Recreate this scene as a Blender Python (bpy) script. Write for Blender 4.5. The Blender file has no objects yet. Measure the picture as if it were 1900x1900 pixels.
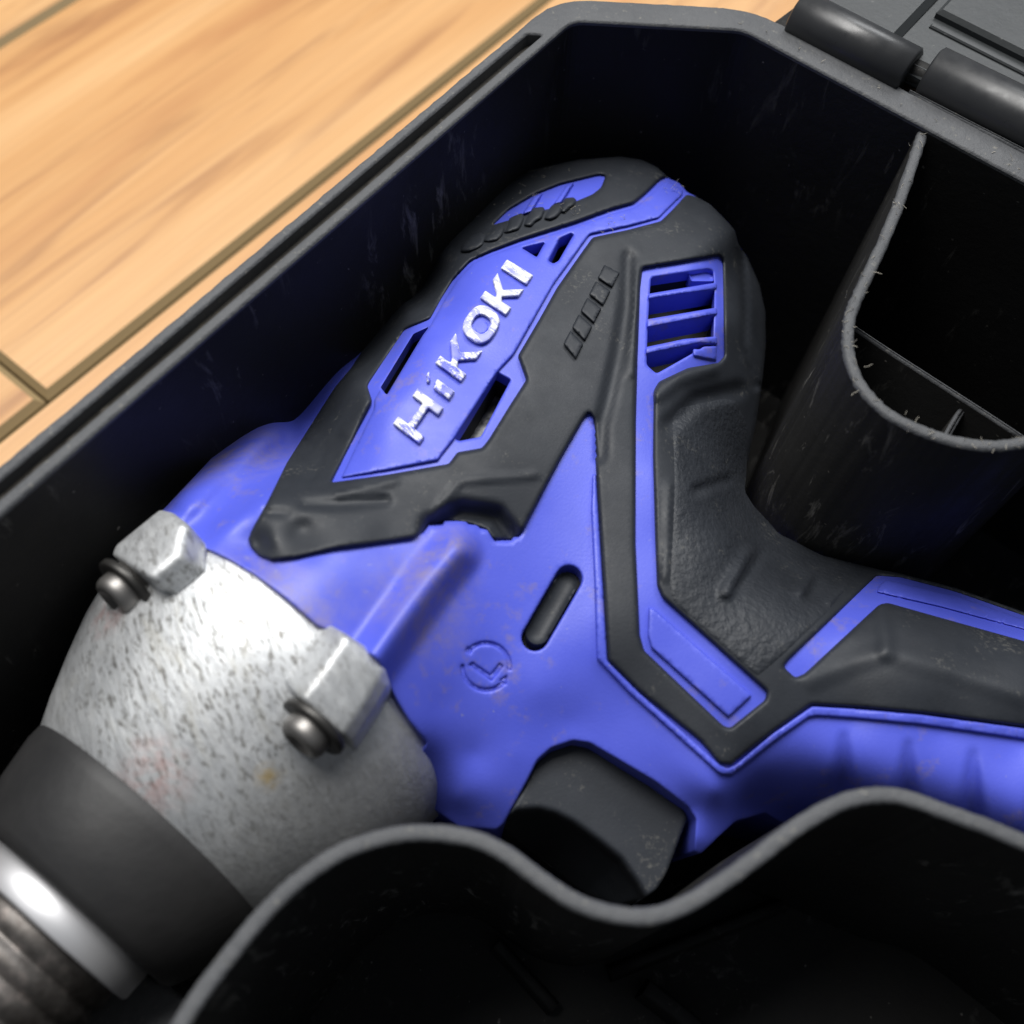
import bpy, math, random
import numpy as np
from mathutils import Vector, Matrix
from mathutils.kdtree import KDTree
from mathutils.geometry import delaunay_2d_cdt
random.seed(7); rng = np.random.default_rng(7)
S = 0.001                       # everything below is written in millimetres
scn = bpy.context.scene
col = scn.collection

# ------------------------------------------------------------------ camera
F, TILT, ROLL, HC = 1850.0, math.radians(27), math.radians(4.3), 120.0
fw = np.array([0, math.sin(TILT), -math.cos(TILT)])
up0 = np.array([0, math.cos(TILT), math.sin(TILT)]); rt0 = np.array([1., 0, 0])
rt = math.cos(ROLL)*rt0 + math.sin(ROLL)*up0
up = -math.sin(ROLL)*rt0 + math.cos(ROLL)*up0
CAM = np.array([0, 0, HC])
cam = bpy.data.cameras.new('camera'); cam_o = bpy.data.objects.new('camera', cam); col.objects.link(cam_o)
cam.sensor_width = 36; cam.lens = 36*F/1900; cam.clip_start = 0.005; cam.clip_end = 20
cam_o.matrix_world = Matrix(((rt[0], up[0], -fw[0], 0), (rt[1], up[1], -fw[1], 0), (rt[2], up[2], -fw[2], HC*S), (0, 0, 0, 1)))
cam.dof.use_dof = True; cam.dof.focus_distance = 0.171; cam.dof.aperture_fstop = 14.0
scn.camera = cam_o
# ------------------------------------------------------------------ light: a bright room, one big ceiling panel ahead and to the left
w = bpy.data.worlds.new('World'); scn.world = w; w.use_nodes = True
w.node_tree.nodes['Background'].inputs[0].default_value = (0.80, 0.88, 1.0, 1)
w.node_tree.nodes['Background'].inputs[1].default_value = 0.13
def area(name, loc, target, sx, sy, power, color):
    l = bpy.data.lights.new(name, 'AREA'); l.shape = 'RECTANGLE'; l.size = sx; l.size_y = sy; l.energy = power; l.color = color
    o = bpy.data.objects.new(name, l); col.objects.link(o); o.location = loc
    o.rotation_euler = (Vector(target)-Vector(loc)).to_track_quat('-Z', 'Y').to_euler(); return o
area('ceiling_panel_light', (-0.30, 0.60, 1.30), (0.0, 0.1, 0), 0.9, 0.7, 28, (1.0, 0.985, 0.96))
area('fill_light_right', (0.55, 1.15, 1.15), (0.0, 0.1, 0), 0.9, 0.5, 11, (0.97, 0.985, 1.0))  # added fill from the right, lifts the darker faces
scn.view_settings.view_transform = 'Standard'; scn.view_settings.look = 'None'
scn.view_settings.exposure = 0.0; scn.view_settings.gamma = 1.0

# ------------------------------------------------------------------ geometry helpers
def at(u, v, z):
    u = np.asarray(u, float); v = np.asarray(v, float); z = np.asarray(z, float)
    d = fw*F + (u-950)[..., None]*rt - (v-950)[..., None]*up
    k = (z-HC)/d[..., 2]
    return CAM + d*k[..., None]
def proj(P):
    q = np.asarray(P, float)-CAM; ww = q@fw
    return 950+F*(q@rt)/ww, 950-F*(q@up)/ww
CR = {'A': (500, 250), 'B': (850, 250), 'C': (1300, 0), 'D': (400, 700), 'E': (0, 900), 'F': (0, 1300), 'G': (900, 850),
      'H': (1300, 400), 'I': (1300, 950), 'J': (700, 1300), 'K': (1300, 1300), 'L': (400, 1200)}
def X(c, *pts): return [(CR[c][0]+p[0]*6/19., CR[c][1]+p[1]*6/19.) for p in pts]

def link(o, parent=None, label=None, cat=None, group=None, kind=None):
    col.objects.link(o)
    if parent is not None: o.parent = parent
    if label: o['label'] = label
    if cat: o['category'] = cat
    if group: o['group'] = group
    if kind: o['kind'] = kind
    return o
def empty(name, loc, **k):
    o = bpy.data.objects.new(name, None); o.empty_display_size = .02; o.location = loc; link(o, **k); return o
def mesh_obj(name, V, Fc, mats, parent=None, midx=None, smooth=True, **k):
    me = bpy.data.meshes.new(name)
    me.from_pydata([tuple(map(float, p)) for p in (np.asarray(V)*S)], [], [tuple(map(int, f)) for f in Fc])
    for m in (mats if isinstance(mats, (list, tuple)) else [mats]): me.materials.append(m)
    if midx is not None: me.polygons.foreach_set('material_index', midx)
    me.polygons.foreach_set('use_smooth', [smooth]*len(me.polygons)); me.update()
    o = bpy.data.objects.new(name, me); link(o, parent, **k)
    return o
def fillet(poly, r, n=4):
    out = []; P = np.asarray(poly, float); m = len(P)
    for i in range(m):
        a, b, c = P[i-1], P[i], P[(i+1) % m]
        la, lc = np.linalg.norm(a-b), np.linalg.norm(c-b)
        ra = min(r, .45*la, .45*lc)
        if ra < .3: out.append(b); continue
        p, q = b+(a-b)/la*ra, b+(c-b)/lc*ra
        for t in np.linspace(0, 1, n): out.append((1-t)**2*p+2*t*(1-t)*b+t*t*q)
    return np.array(out)
def densify(P, step):
    P = np.asarray(P, float); out = []
    for i in range(len(P)):
        a, b = P[i], P[(i+1) % len(P)]; n = max(1, int(np.ceil(np.linalg.norm(b-a)/step)))
        for k in range(n): out.append(a+(b-a)*k/n)
    out = np.array(out); keep = [0]
    for i in range(1, len(out)):
        if np.linalg.norm(out[i]-out[keep[-1]]) > step*.12: keep.append(i)
    if np.linalg.norm(out[keep[-1]]-out[0]) < step*.12 and len(keep) > 3: keep.pop()
    return out[keep]
def inside(P, poly):
    o = np.argsort(P[:, 1], kind='stable'); x, y = P[o, 0], P[o, 1]; r = np.zeros(len(P), bool)
    for (x1, y1), (x2, y2) in zip(poly, np.roll(poly, -1, 0)):
        if y1 == y2: continue
        i, j = np.searchsorted(y, min(y1, y2), 'left'), np.searchsorted(y, max(y1, y2), 'left')
        if j > i: r[i:j] ^= x[i:j] < (x2-x1)*(y[i:j]-y1)/(y2-y1)+x1
    out = np.zeros(len(P), bool); out[o] = r; return out
def sd(P, a, b):
    dx, dy = b[..., 0]-a[..., 0], b[..., 1]-a[..., 1]; px_, py_ = P[..., 0]-a[..., 0], P[..., 1]-a[..., 1]
    t = np.clip((px_*dx+py_*dy)/(dx*dx+dy*dy+1e-12), 0, 1); return np.hypot(px_-t*dx, py_-t*dy)
def loopdist(P, poly):
    n = len(poly); kd = KDTree(n)
    for i, p in enumerate(poly.tolist()): kd.insert((p[0], p[1], 0), i)
    kd.balance()
    idx = np.array([kd.find((p[0], p[1], 0))[1] for p in P.tolist()], int)
    if not len(idx): return np.zeros(0)
    return np.minimum(sd(P, poly[idx-1], poly[idx]), sd(P, poly[idx], poly[(idx+1) % n]))
def segdist(P, A, B):
    best = np.full(len(P), 1e9)
    for a, b in zip(A, B): best = np.minimum(best, sd(P, a, b))
    return best
def linedist(P, pts):
    pts = np.asarray(pts, float); return segdist(P, pts[:-1], pts[1:])
def rbf(ctrl, lam=0.02):
    c = np.asarray(ctrl, float); x = c[:, :2]/100.; n = len(x)
    def ph(r2): return .5*r2*np.log(r2+1e-9)
    K = ph(((x[:, None]-x[None])**2).sum(2))+lam*np.eye(n); Pm = np.c_[np.ones(n), x]
    A = np.block([[K, Pm], [Pm.T, np.zeros((3, 3))]]); sol = np.linalg.solve(A, np.r_[c[:, 2], 0, 0, 0])
    def f(u, v):
        q = np.c_[np.ravel(u), np.ravel(v)]/100.; out = np.empty(len(q))
        for k in range(0, len(q), 4000):
            p = q[k:k+4000]; out[k:k+4000] = ph(((p[:, None]-x[None])**2).sum(2))@sol[:n]+np.c_[np.ones(len(p)), p]@sol[n:]
        return out
    return f
def ridge(pts, width, height, kind='cos'):
    pts = np.asarray(pts, float)
    def f(P):
        t = np.clip(linedist(P, pts)/width, 0, 1)
        if kind == 'tri': return height*(1-t)
        if kind == 'flat': return height*np.clip((1-t)*3, 0, 1)
        return height*(.5+.5*np.cos(np.pi*t))
    return f
def patch(name, poly, mats, parent, zf, off=0, bev=8, e0=.35, depth=3., holes=(), grid=9, feats=(), rnd=6, bstep=7,
          bottom=None, shrink=.1, jit=0., rings=(.3, .65, 1.), mp=None, **kw):
    mp = mp or at
    """sheet over a traced outline, lying on surface zf (u,v)->z, raised by off with a rounded edge, with walls down at its rim;
    holes = (outline, depth, floor material index) are cut through and floored"""
    lp = densify(fillet(poly, rnd), bstep)
    if jit: lp = lp+rng.normal(size=lp.shape)*jit
    hl = [(densify(fillet(h[0], h[3] if len(h) > 3 else 4, 4), min(bstep, 6)), h[1], h[2]) for h in holes]
    pts = [lp]+[h[0] for h in hl]
    lo, hi = lp.min(0), lp.max(0)
    gx, gy = np.meshgrid(np.arange(lo[0], hi[0], grid), np.arange(lo[1], hi[1], grid*.87)); gx[1::2] += grid*.5
    G = np.c_[gx.ravel(), gy.ravel()]
    for loop, sg in [(lp, 1)]+[(h[0], -1) for h in hl]:
        ar = np.sum(loop[:, 0]*np.roll(loop[:, 1], -1)-np.roll(loop[:, 0], -1)*loop[:, 1])
        t = np.roll(loop, -1, 0)-np.roll(loop, 1, 0); t /= np.linalg.norm(t, axis=1)[:, None]+1e-9
        nrm = np.c_[-t[:, 1], t[:, 0]]*(1 if ar > 0 else -1)*sg
        if bev > 0:
            for q in rings: G = np.r_[G, loop+nrm*bev*q]
    G = G[inside(G, lp)]
    dd = np.min([loopdist(G, p) for p in pts], axis=0); G = G[dd > min(bev*.22 if bev > 0 else 3, grid*.4)]
    # thin out crowded points
    key = {}; cell = max(2.0 if mp is at else .12, min(grid*.35, bev*.28 if bev > 0 else 3))
    for p in G: key.setdefault((int(p[0]/cell), int(p[1]/cell)), p)
    G = np.array(list(key.values())) if key else np.zeros((0, 2))
    V2 = []; E = []
    for p in pts:
        n0 = len(V2); n = len(p); V2 += [Vector(q) for q in p.tolist()]; E += [(n0+i, n0+(i+1) % n) for i in range(n)]
    V2 += [Vector(q) for q in G.tolist()]
    vs, _, fs, *_r = delaunay_2d_cdt(V2, E, [], 0, 1e-4)
    P = np.array([(q[0], q[1]) for q in vs]); T3 = np.array([f for f in fs])
    cen = P[T3].mean(1); ok = inside(cen, lp); hid = np.full(len(T3), -1)
    for i, h in enumerate(hl): hid[inside(cen, h[0])] = i
    d = loopdist(P, lp)
    for h in hl: d = np.minimum(d, loopdist(P, h[0]))
    if bev > 0:
        q = np.clip(d/bev, 0, 1); pr = e0+(1-e0)*np.sqrt(np.clip(1-(1-q)**2, 0, 1))
    else: pr = 1
    z = zf(P[:, 0], P[:, 1])+off*pr
    for f in feats: z = z+f(P)
    V = list(mp(P[:, 0], P[:, 1], z)); Fc = []; mi = []
    top = T3[ok & (hid < 0)]
    for f in top: Fc.append(f); mi.append(0)
    # rim walls
    ed = {}
    for f in top:
        for a, b in ((f[0], f[1]), (f[1], f[2]), (f[2], f[0])):
            k = (min(a, b), max(a, b)); ed[k] = None if k in ed else (b, a)
    bd = [e for e in ed.values() if e]
    bidx = np.array(sorted({i for e in bd for i in e}))
    own = {}
    if len(bidx):
        ds = np.array([loopdist(P[bidx], lp)]+[loopdist(P[bidx], h[0]) for h in hl]); own = dict(zip(bidx.tolist(), ds.argmin(0).tolist()))
    cxy = np.mean([V[i][:2] for i in bidx], axis=0); Va = {}; Vb = {}; Vd = {}
    for i in bidx.tolist():
        Va[i] = len(V); V.append(V[i].copy()); p = V[i].copy(); o_ = own[i]
        if o_ == 0:
            if bottom is not None: p = np.r_[cxy+(p[:2]-cxy)*(1-shrink), bottom]
            else: p[2] -= depth
        else:
            h_ = hl[o_-1]; p[2] -= 2.4 if h_[1] > 4 else h_[1]
            if h_[1] > 4: q_ = V[i].copy(); q_[2] -= h_[1]; Vd[i] = len(V); V.append(q_)
        Vb[i] = len(V); V.append(p)
    for a, b in bd:
        Fc.append((Va[a], Va[b], Vb[b], Vb[a])); mi.append(0)
        if a in Vd and b in Vd: Fc.append((Vb[a], Vb[b], Vd[b], Vd[a])); mi.append(1)
    for i, h in enumerate(hl):
        if h[2] is None: continue
        mp = {}
        for f in T3[hid == i]:
            g = []
            for k in f:
                if k not in mp: mp[k] = len(V); p = V[k].copy(); p[2] -= h[1]; V.append(p)
                g.append(mp[k])
            Fc.append(g); mi.append(h[2])
    used = sorted({int(i) for f in Fc for i in f}); rem = {o: n for n, o in enumerate(used)}
    V = np.array([V[i] for i in used]); Fc = [[rem[int(i)] for i in f] for f in Fc]
    return mesh_obj(name, V, Fc, mats, parent, mi, **kw)
def lathe(name, prof, mats, parent, seg=96, frame=None, cap=True, **kw):
    O_, N_, T_, U_ = frame; V = []; Fc = []
    th = np.linspace(0, 2*np.pi, seg, endpoint=False)
    for s, r in prof: V += list(O_+N_*s+r*(np.cos(th)[:, None]*T_+np.sin(th)[:, None]*U_))
    for k in range(len(prof)-1):
        for i in range(seg): j = (i+1) % seg; Fc.append((k*seg+i, k*seg+j, (k+1)*seg+j, (k+1)*seg+i))
    if cap: Fc.append(tuple(range(seg))[::-1]); Fc.append(tuple(range((len(prof)-1)*seg, len(prof)*seg)))
    return mesh_obj(name, V, Fc, mats, parent, **kw)
def smooth_line(pts, n=8):
    P = np.asarray(pts, float); P = np.r_[[2*P[0]-P[1]], P, [2*P[-1]-P[-2]]]; out = []
    for i in range(1, len(P)-2):
        a, b, c, d = P[i-1:i+3]
        for t in np.linspace(0, 1, n, endpoint=False):
            out.append(.5*((2*b)+(-a+c)*t+(2*a-5*b+4*c-d)*t*t+(-a+3*b-3*c+d)*t**3))
    out.append(P[-2]); return np.array(out)
def thin_wall(name, xy, ztop, zbot, th, mat, parent, draft=.6, wob=.0, **kw):
    """upright sheet following a line on plan, with a rounded top edge"""
    xy = np.asarray(xy, float)[:, :2]; n = len(xy); t = np.gradient(xy, axis=0); t /= np.linalg.norm(t, axis=1)[:, None]; nr = np.c_[-t[:, 1], t[:, 0]]
    zt = np.full(n, ztop) if np.isscalar(ztop) else np.asarray(ztop, float)
    wb = np.cumsum(rng.normal(size=(n, 2)), 0)*wob; wb -= wb.mean(0)
    prof = [(-th/2-draft, None), (-th/2, -.55), (-th/2+.25, -.12), (-th/2+.6, 0), (th/2-.6, 0), (th/2-.25, -.12), (th/2, -.55), (th/2+draft, None)]
    V = []; Fc = []; m = len(prof)
    for i in range(n):
        for o, dz in prof:
            p = xy[i]+nr[i]*(o+(rng.normal()*wob if dz is not None else 0)); V.append((p[0], p[1], zbot if dz is None else zt[i]+dz+rng.normal()*wob*.5))
    mi = []
    for i in range(n-1):
        for k in range(m-1): Fc.append((i*m+k, i*m+k+1, (i+1)*m+k+1, (i+1)*m+k)); mi.append(0 if 0 < k < m-2 else 1)
    for i in (0, n-1): Fc.append(tuple(i*m+k for k in range(m))); mi.append(1)
    return mesh_obj(name, V, Fc, [mat, CASE], parent, mi, **kw)
def offset_poly(P, d):
    P = np.asarray(P, float); n = len(P); out = []
    ar = np.sum(P[:, 0]*np.roll(P[:, 1], -1)-np.roll(P[:, 0], -1)*P[:, 1]); sg = 1 if ar > 0 else -1
    for i in range(n):
        a, b, c = P[i-1], P[i], P[(i+1) % n]
        e1 = (b-a)/np.linalg.norm(b-a); e2 = (c-b)/np.linalg.norm(c-b)
        n1 = np.array([e1[1], -e1[0]])*sg; n2 = np.array([e2[1], -e2[0]])*sg; m = n1+n2; m /= (m@m)/2
        out.append(b+m*d)
    return np.array(out)

# ------------------------------------------------------------------ materials
def mat(name, base, rough=.5, metallic=0., spec=.5, build=None):
    m = bpy.data.materials.new(name); m.use_nodes = True; nt = m.node_tree; b = nt.nodes['Principled BSDF']
    b.inputs['Base Color'].default_value = (*base, 1); b.inputs['Roughness'].default_value = rough
    b.inputs['Metallic'].default_value = metallic; b.inputs['Specular IOR Level'].default_value = spec
    if build: build(nt, b)
    return m
def nd(nt, t, **k):
    n = nt.nodes.new(t)
    for a, v in k.items(): setattr(n, a, v)
    return n
def coords(nt, scale=(1, 1, 1), rot=(0, 0, 0), kind='Object'):
    tc = nd(nt, 'ShaderNodeTexCoord'); mp = nd(nt, 'ShaderNodeMapping')
    mp.inputs['Scale'].default_value = scale; mp.inputs['Rotation'].default_value = rot
    nt.links.new(tc.outputs[kind], mp.inputs['Vector']); return mp.outputs['Vector']
def brushed(nt, ang, scale):
    v = coords(nt, rot=(0, 0, math.radians(-ang))); m = nd(nt, 'ShaderNodeMapping'); m.inputs['Scale'].default_value = scale
    nt.links.new(v, m.inputs['Vector']); return m.outputs['Vector']
def spot(nt, v, pt, rad, f):
    ds = nd(nt, 'ShaderNodeVectorMath', operation='DISTANCE'); nt.links.new(v, ds.inputs[0]); ds.inputs[1].default_value = tuple(np.array(pt)*S)
    return mul(nt, ramp(nt, mul(nt, ds.outputs['Value'], 1000./(rad*2)), (.05, g(1)), (.5, g(0))), f)
def noise(nt, vec, scale, detail=4, rough=.55, dist=0.):
    n = nd(nt, 'ShaderNodeTexNoise'); n.inputs['Scale'].default_value = scale; n.inputs['Detail'].default_value = detail
    n.inputs['Roughness'].default_value = rough; n.inputs['Distortion'].default_value = dist; nt.links.new(vec, n.inputs['Vector']); return n.outputs['Fac']
def ramp(nt, fac, *stops):
    r = nd(nt, 'ShaderNodeValToRGB'); e = r.color_ramp.elements
    while len(e) < len(stops): e.new(.5)
    for el, (p, c) in zip(e, stops): el.position = p; el.color = (*c, 1) if len(c) == 3 else c
    nt.links.new(fac, r.inputs[0]); return r.outputs['Color']
def mix(nt, fac, a, b, blend='MIX'):
    m = nd(nt, 'ShaderNodeMix', data_type='RGBA', blend_type=blend)
    for sock, v in ((m.inputs[0], fac), (m.inputs[6], a), (m.inputs[7], b)):
        if hasattr(v, 'is_linked'): nt.links.new(v, sock)
        elif isinstance(v, (int, float)): sock.default_value = v
        else: sock.default_value = (*v, 1)
    return m.outputs[2]
def mul(nt, a, b, op='MULTIPLY'):
    m = nd(nt, 'ShaderNodeMath', operation=op)
    for s, v in ((m.inputs[0], a), (m.inputs[1], b)):
        if hasattr(v, 'is_linked'): nt.links.new(v, s)
        else: s.default_value = v
    return m.outputs[0]
def bump(nt, b, h, strength, dist):
    n = nd(nt, 'ShaderNodeBump'); n.inputs['Strength'].default_value = strength; n.inputs['Distance'].default_value = dist
    nt.links.new(h, n.inputs['Height']); nt.links.new(n.outputs[0], b.inputs['Normal'])
g = lambda v: (v, v, v)

def b_blue(nt, b):
    v = coords(nt)
    big = ramp(nt, noise(nt, v, 60, 5, .6), (.35, (.080, .106, .63)), (.7, (.098, .125, .69)))
    dirt = ramp(nt, mul(nt, noise(nt, v, 75, 6, .7, .4), noise(nt, v, 320, 4, .7)), (.30, g(0)), (.42, g(.45)))
    c = mix(nt, dirt, big, (.26, .20, .22)); 
    for pt, rad in ((at(790, 1110, -11), 11), (at(840, 1030, -11), 8), (at(430, 850, -24), 14), (at(330, 945, -22), 8), (at(470, 1075, -8), 8), (at(560, 1145, -8), 8)):
        c = mix(nt, spot(nt, v, pt, rad, ramp(nt, noise(nt, v, 260, 6, .75), (.40, g(.08)), (.64, g(.75)))), c, (.27, .22, .27))
    specks = ramp(nt, noise(nt, v, 900, 2, .5), (.74, g(0)), (.80, g(.5)))
    c = mix(nt, specks, c, (.33, .33, .42)); nt.links.new(c, b.inputs['Base Color'])
    nt.links.new(ramp(nt, noise(nt, v, 130, 5, .65), (.3, g(.36)), (.75, g(.52))), b.inputs['Roughness'])
    bump(nt, b, noise(nt, v, 2600, 2), .12, .0002)
BLUE = mat('violet_blue_plastic', (.11, .13, .75), .42, build=b_blue)
def b_rubber(tex):
    def f(nt, b):
        v = coords(nt)
        c = ramp(nt, noise(nt, v, 70, 6, .65), (.3, (.019, .022, .028)), (.75, (.029, .033, .041)))
        dust = ramp(nt, mul(nt, noise(nt, v, 110, 4, .6, .5), noise(nt, v, 1300, 3, .7)), (.34, g(0)), (.47, g(.28)))
        c = mix(nt, dust, c, (.24, .23, .20)); nt.links.new(c, b.inputs['Base Color'])
        nt.links.new(ramp(nt, noise(nt, v, 160, 5, .7), (.3, g(.46)), (.75, g(.64))), b.inputs['Roughness'])
        h = noise(nt, v, 900 if tex else 2200, 3, .6); bump(nt, b, h, .55 if tex else .15, .0006 if tex else .0002)
    return f
RUBBER = mat('black_rubber', (.03, .03, .033), .5, spec=.36, build=b_rubber(False))
GRIPR = mat('black_grained_rubber', (.03, .03, .033), .5, spec=.42, build=b_rubber(True))
VOID = mat('unlit_void_black', (.008, .008, .009), .7)  # near-black colour stands in for the unlit depth behind slots and vents
def b_steel(nt, b):
    v = coords(nt); c = ramp(nt, noise(nt, v, 300, 4), (.4, g(.10)), (.6, g(.5))); nt.links.new(c, b.inputs['Base Color'])
STATOR = mat('motor_windings_metal', (.3, .3, .3), .5, .6, build=b_steel)
def b_case(nt, b):
    v = coords(nt)
    base = ramp(nt, noise(nt, v, 25, 4), (.35, (.015, .0145, .014)), (.7, (.022, .022, .022)))
    streak = noise(nt, coords(nt, (1, 1, .25)), 260, 6, .7, .6)
    sc = mul(nt, ramp(nt, streak, (.57, g(0)), (.72, g(1))), ramp(nt, noise(nt, v, 30, 3), (.45, g(0)), (.7, g(.8))))
    c = mix(nt, sc, base, (.30, .29, .27))
    sp = ramp(nt, noise(nt, v, 700, 2, .5), (.735, g(0)), (.80, g(.5))); c = mix(nt, sp, c, (.32, .30, .27))
    nt.links.new(c, b.inputs['Base Color'])
    nt.links.new(ramp(nt, noise(nt, v, 60, 6, .7), (.3, g(.48)), (.7, g(.68))), b.inputs['Roughness'])
    bump(nt, b, noise(nt, v, 420, 5, .7), .22, .0006)
CASE = mat('black_case_plastic', (.025, .025, .025), .5, spec=.16, build=b_case)
def b_rim(nt, b):
    v = coords(nt)
    base = ramp(nt, noise(nt, v, 90, 6, .65), (.3, (.066, .069, .075)), (.75, (.092, .095, .101)))
    sp = ramp(nt, noise(nt, v, 800, 3, .6), (.62, g(0)), (.76, g(.6))); c = mix(nt, sp, base, (.22, .21, .18))
    nt.links.new(c, b.inputs['Base Color']); bump(nt, b, noise(nt, v, 700, 5, .7), .5, .0006)
RIM = mat('scuffed_grey_black_rim', (.08, .08, .085), .6, build=b_rim)
def b_groove(nt, b):
    v = coords(nt); c = ramp(nt, noise(nt, v, 120, 6, .7), (.3, (.045, .040, .034)), (.60, (.075, .067, .055)), (.76, (.24, .19, .10)))
    nt.links.new(c, b.inputs['Base Color'])
GROOVE = mat('dusty_rim_channel', (.03, .027, .023), .7, build=b_groove)
def b_lid(nt, b):
    v = coords(nt)
    base = ramp(nt, noise(nt, v, 40, 5), (.3, (.030, .033, .035)), (.7, (.042, .046, .048)))
    sp = ramp(nt, noise(nt, v, 600, 3, .6), (.68, g(0)), (.80, g(.5))); c = mix(nt, sp, base, (.25, .25, .23))
    nt.links.new(c, b.inputs['Base Color']); bump(nt, b, noise(nt, v, 500, 4, .6), .15, .0004)
LID = mat('lit_black_lid_plastic', (.055, .058, .06), .42, spec=.32, build=b_lid)  # tray's black plastic with ceiling reflection painted in as a lighter tone
def b_alu(nt, b):
    v = coords(nt); v2 = brushed(nt, -58, (.55, 1.7, 1.))
    chips = ramp(nt, noise(nt, v2, 900, 6, .70, .35), (.53, g(0)), (.60, g(1)))
    pos = nd(nt, 'ShaderNodeVectorMath', operation='DISTANCE'); nt.links.new(v, pos.inputs[0]); pos.inputs[1].default_value = tuple(WEAR*S)
    d_ = mul(nt, pos.outputs['Value'], mul(nt, mul(nt, noise(nt, v, 120, 3), .5, 'SUBTRACT'), .030), 'ADD')
    zone = ramp(nt, mul(nt, d_, 20.), (.22, g(1)), (.60, g(.05)))
    base = ramp(nt, noise(nt, v, 90, 5, .6), (.3, (.60, .615, .63)), (.75, (.74, .75, .755)))
    c = mix(nt, mul(nt, mul(nt, chips, zone), .8), base, (.12, .11, .095))
    smear = mul(nt, ramp(nt, noise(nt, v2, 170, 5, .7, .6), (.50, g(0)), (.72, g(.5))), zone); c = mix(nt, smear, c, (.48, .46, .39))
    pink = ramp(nt, mul(nt, noise(nt, v, 45, 3), noise(nt, v, 300, 5, .7)), (.33, g(0)), (.46, g(.35)))
    c = mix(nt, pink, c, (.60, .40, .36))
    for pt, rad, cl in (((-29.4, 26.6, -14.5), 2.6, (.66, .47, .16)), ((-54.5, 48.5, -17.), 6.0, (.60, .28, .26)), ((-44.0, 26.0, -15.), 6.5, (.62, .36, .33))):
        ds = nd(nt, 'ShaderNodeVectorMath', operation='DISTANCE'); nt.links.new(v, ds.inputs[0]); ds.inputs[1].default_value = tuple(np.array(pt)*S)
        f_ = mul(nt, ramp(nt, mul(nt, ds.outputs['Value'], 1000./(rad*2)), (.05, g(1)), (.5, g(0))), ramp(nt, noise(nt, v, 380, 5, .7), (.42, g(0)), (.58, g(.75)))); c = mix(nt, f_, c, cl)
    nt.links.new(c, b.inputs['Base Color'])
    nt.links.new(ramp(nt, noise(nt, v2, 500, 4), (.3, g(.44)), (.7, g(.60))), b.inputs['Roughness'])
    bump(nt, b, noise(nt, v2, 750, 5, .65), .28, .0005)
WEAR = np.array([-42., 37., -9.5])
ALU = mat('scuffed_cast_aluminium', (.7, .7, .7), .5, .72, build=b_alu)
STEEL = mat('worn_dark_steel', (.20, .19, .18), .5, .9, build=lambda nt, b: (nt.links.new(ramp(nt, noise(nt, coords(nt), 260, 5, .65), (.3, (.05, .042, .038)), (.55, (.14, .13, .122)), (.75, (.30, .26, .24))), b.inputs['Base Color'])))
RINGM = mat('bright_steel_ring', (.80, .80, .82), .5, .75)
WASHER = mat('black_washer_steel', (.06, .058, .055), .45, .7)
SCREW = mat('dark_zinc_screw', (.26, .25, .24), .46, .85)
def b_boot(nt, b):
    v = coords(nt); c = ramp(nt, noise(nt, v, 60, 5, .6), (.3, (.016, .016, .017)), (.75, (.032, .031, .031)))
    nt.links.new(c, b.inputs['Base Color']); bump(nt, b, noise(nt, v, 400, 4), .15, .0005)
BOOT = mat('black_nose_cover', (.025, .025, .026), .55, build=b_boot)
def b_white(nt, b):
    v = coords(nt); vs = brushed(nt, -40, (.7, 1.5, 1))
    wr = ramp(nt, noise(nt, vs, 330, 8, .80, .5), (.47, g(0)), (.515, g(1)))
    wear = mul(nt, wr, ramp(nt, noise(nt, v, 110, 2), (.36, g(.35)), (.55, g(1))))
    c = mix(nt, wear, (.84, .85, .86), (.15, .17, .72)); nt.links.new(c, b.inputs['Base Color'])
    bump(nt, b, wr, -.12, .0002)
WHITE = mat('worn_white_print', (.85, .85, .85), .5, build=b_white)
def b_wood(nt, b):
    oi = nd(nt, 'ShaderNodeObjectInfo'); tc = nd(nt, 'ShaderNodeTexCoord'); ad = nd(nt, 'ShaderNodeVectorMath', operation='ADD')
    sc = nd(nt, 'ShaderNodeVectorMath', operation='SCALE'); cb = nd(nt, 'ShaderNodeCombineXYZ')
    nt.links.new(oi.outputs['Random'], cb.inputs[0]); nt.links.new(oi.outputs['Random'], cb.inputs[1]); nt.links.new(cb.outputs[0], sc.inputs[0]); sc.inputs['Scale'].default_value = 7.3
    nt.links.new(tc.outputs['Object'], ad.inputs[0]); nt.links.new(sc.outputs[0], ad.inputs[1])
    def mp(s):
        m = nd(nt, 'ShaderNodeMapping'); m.inputs['Scale'].default_value = s; nt.links.new(ad.outputs[0], m.inputs['Vector']); return m.outputs[0]
    broad = noise(nt, mp((.75, 9, 1)), 3.0, 5, .55, 1.1)
    fine = noise(nt, mp((1.2, 60, 1)), 9, 6, .65, .5)
    c = ramp(nt, broad, (.30, (.48, .22, .085)), (.46, (.63, .34, .135)), (.66, (.74, .45, .21)))
    dk = ramp(nt, noise(nt, mp((.9, 16, 1)), 4, 4, .6, 1.8), (.33, g(.55)), (.47, g(0)))
    c = mix(nt, dk, c, (.30, .13, .055))
    c = mix(nt, ramp(nt, fine, (.35, g(.22)), (.6, g(0))), c, (.34, .16, .06)); nt.links.new(c, b.inputs['Base Color'])
    bump(nt, b, fine, .08, .0008)
WOOD = mat('orange_oak_laminate', (.58, .32, .10), .36, build=b_wood)
UNDER = mat('dark_joint_base', (.10, .085, .05), .8)
BEVEL = mat('plank_edge_bevel', (.30, .215, .105), .55)
DUST = mat('pale_lint', (.42, .39, .33), .9)

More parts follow.
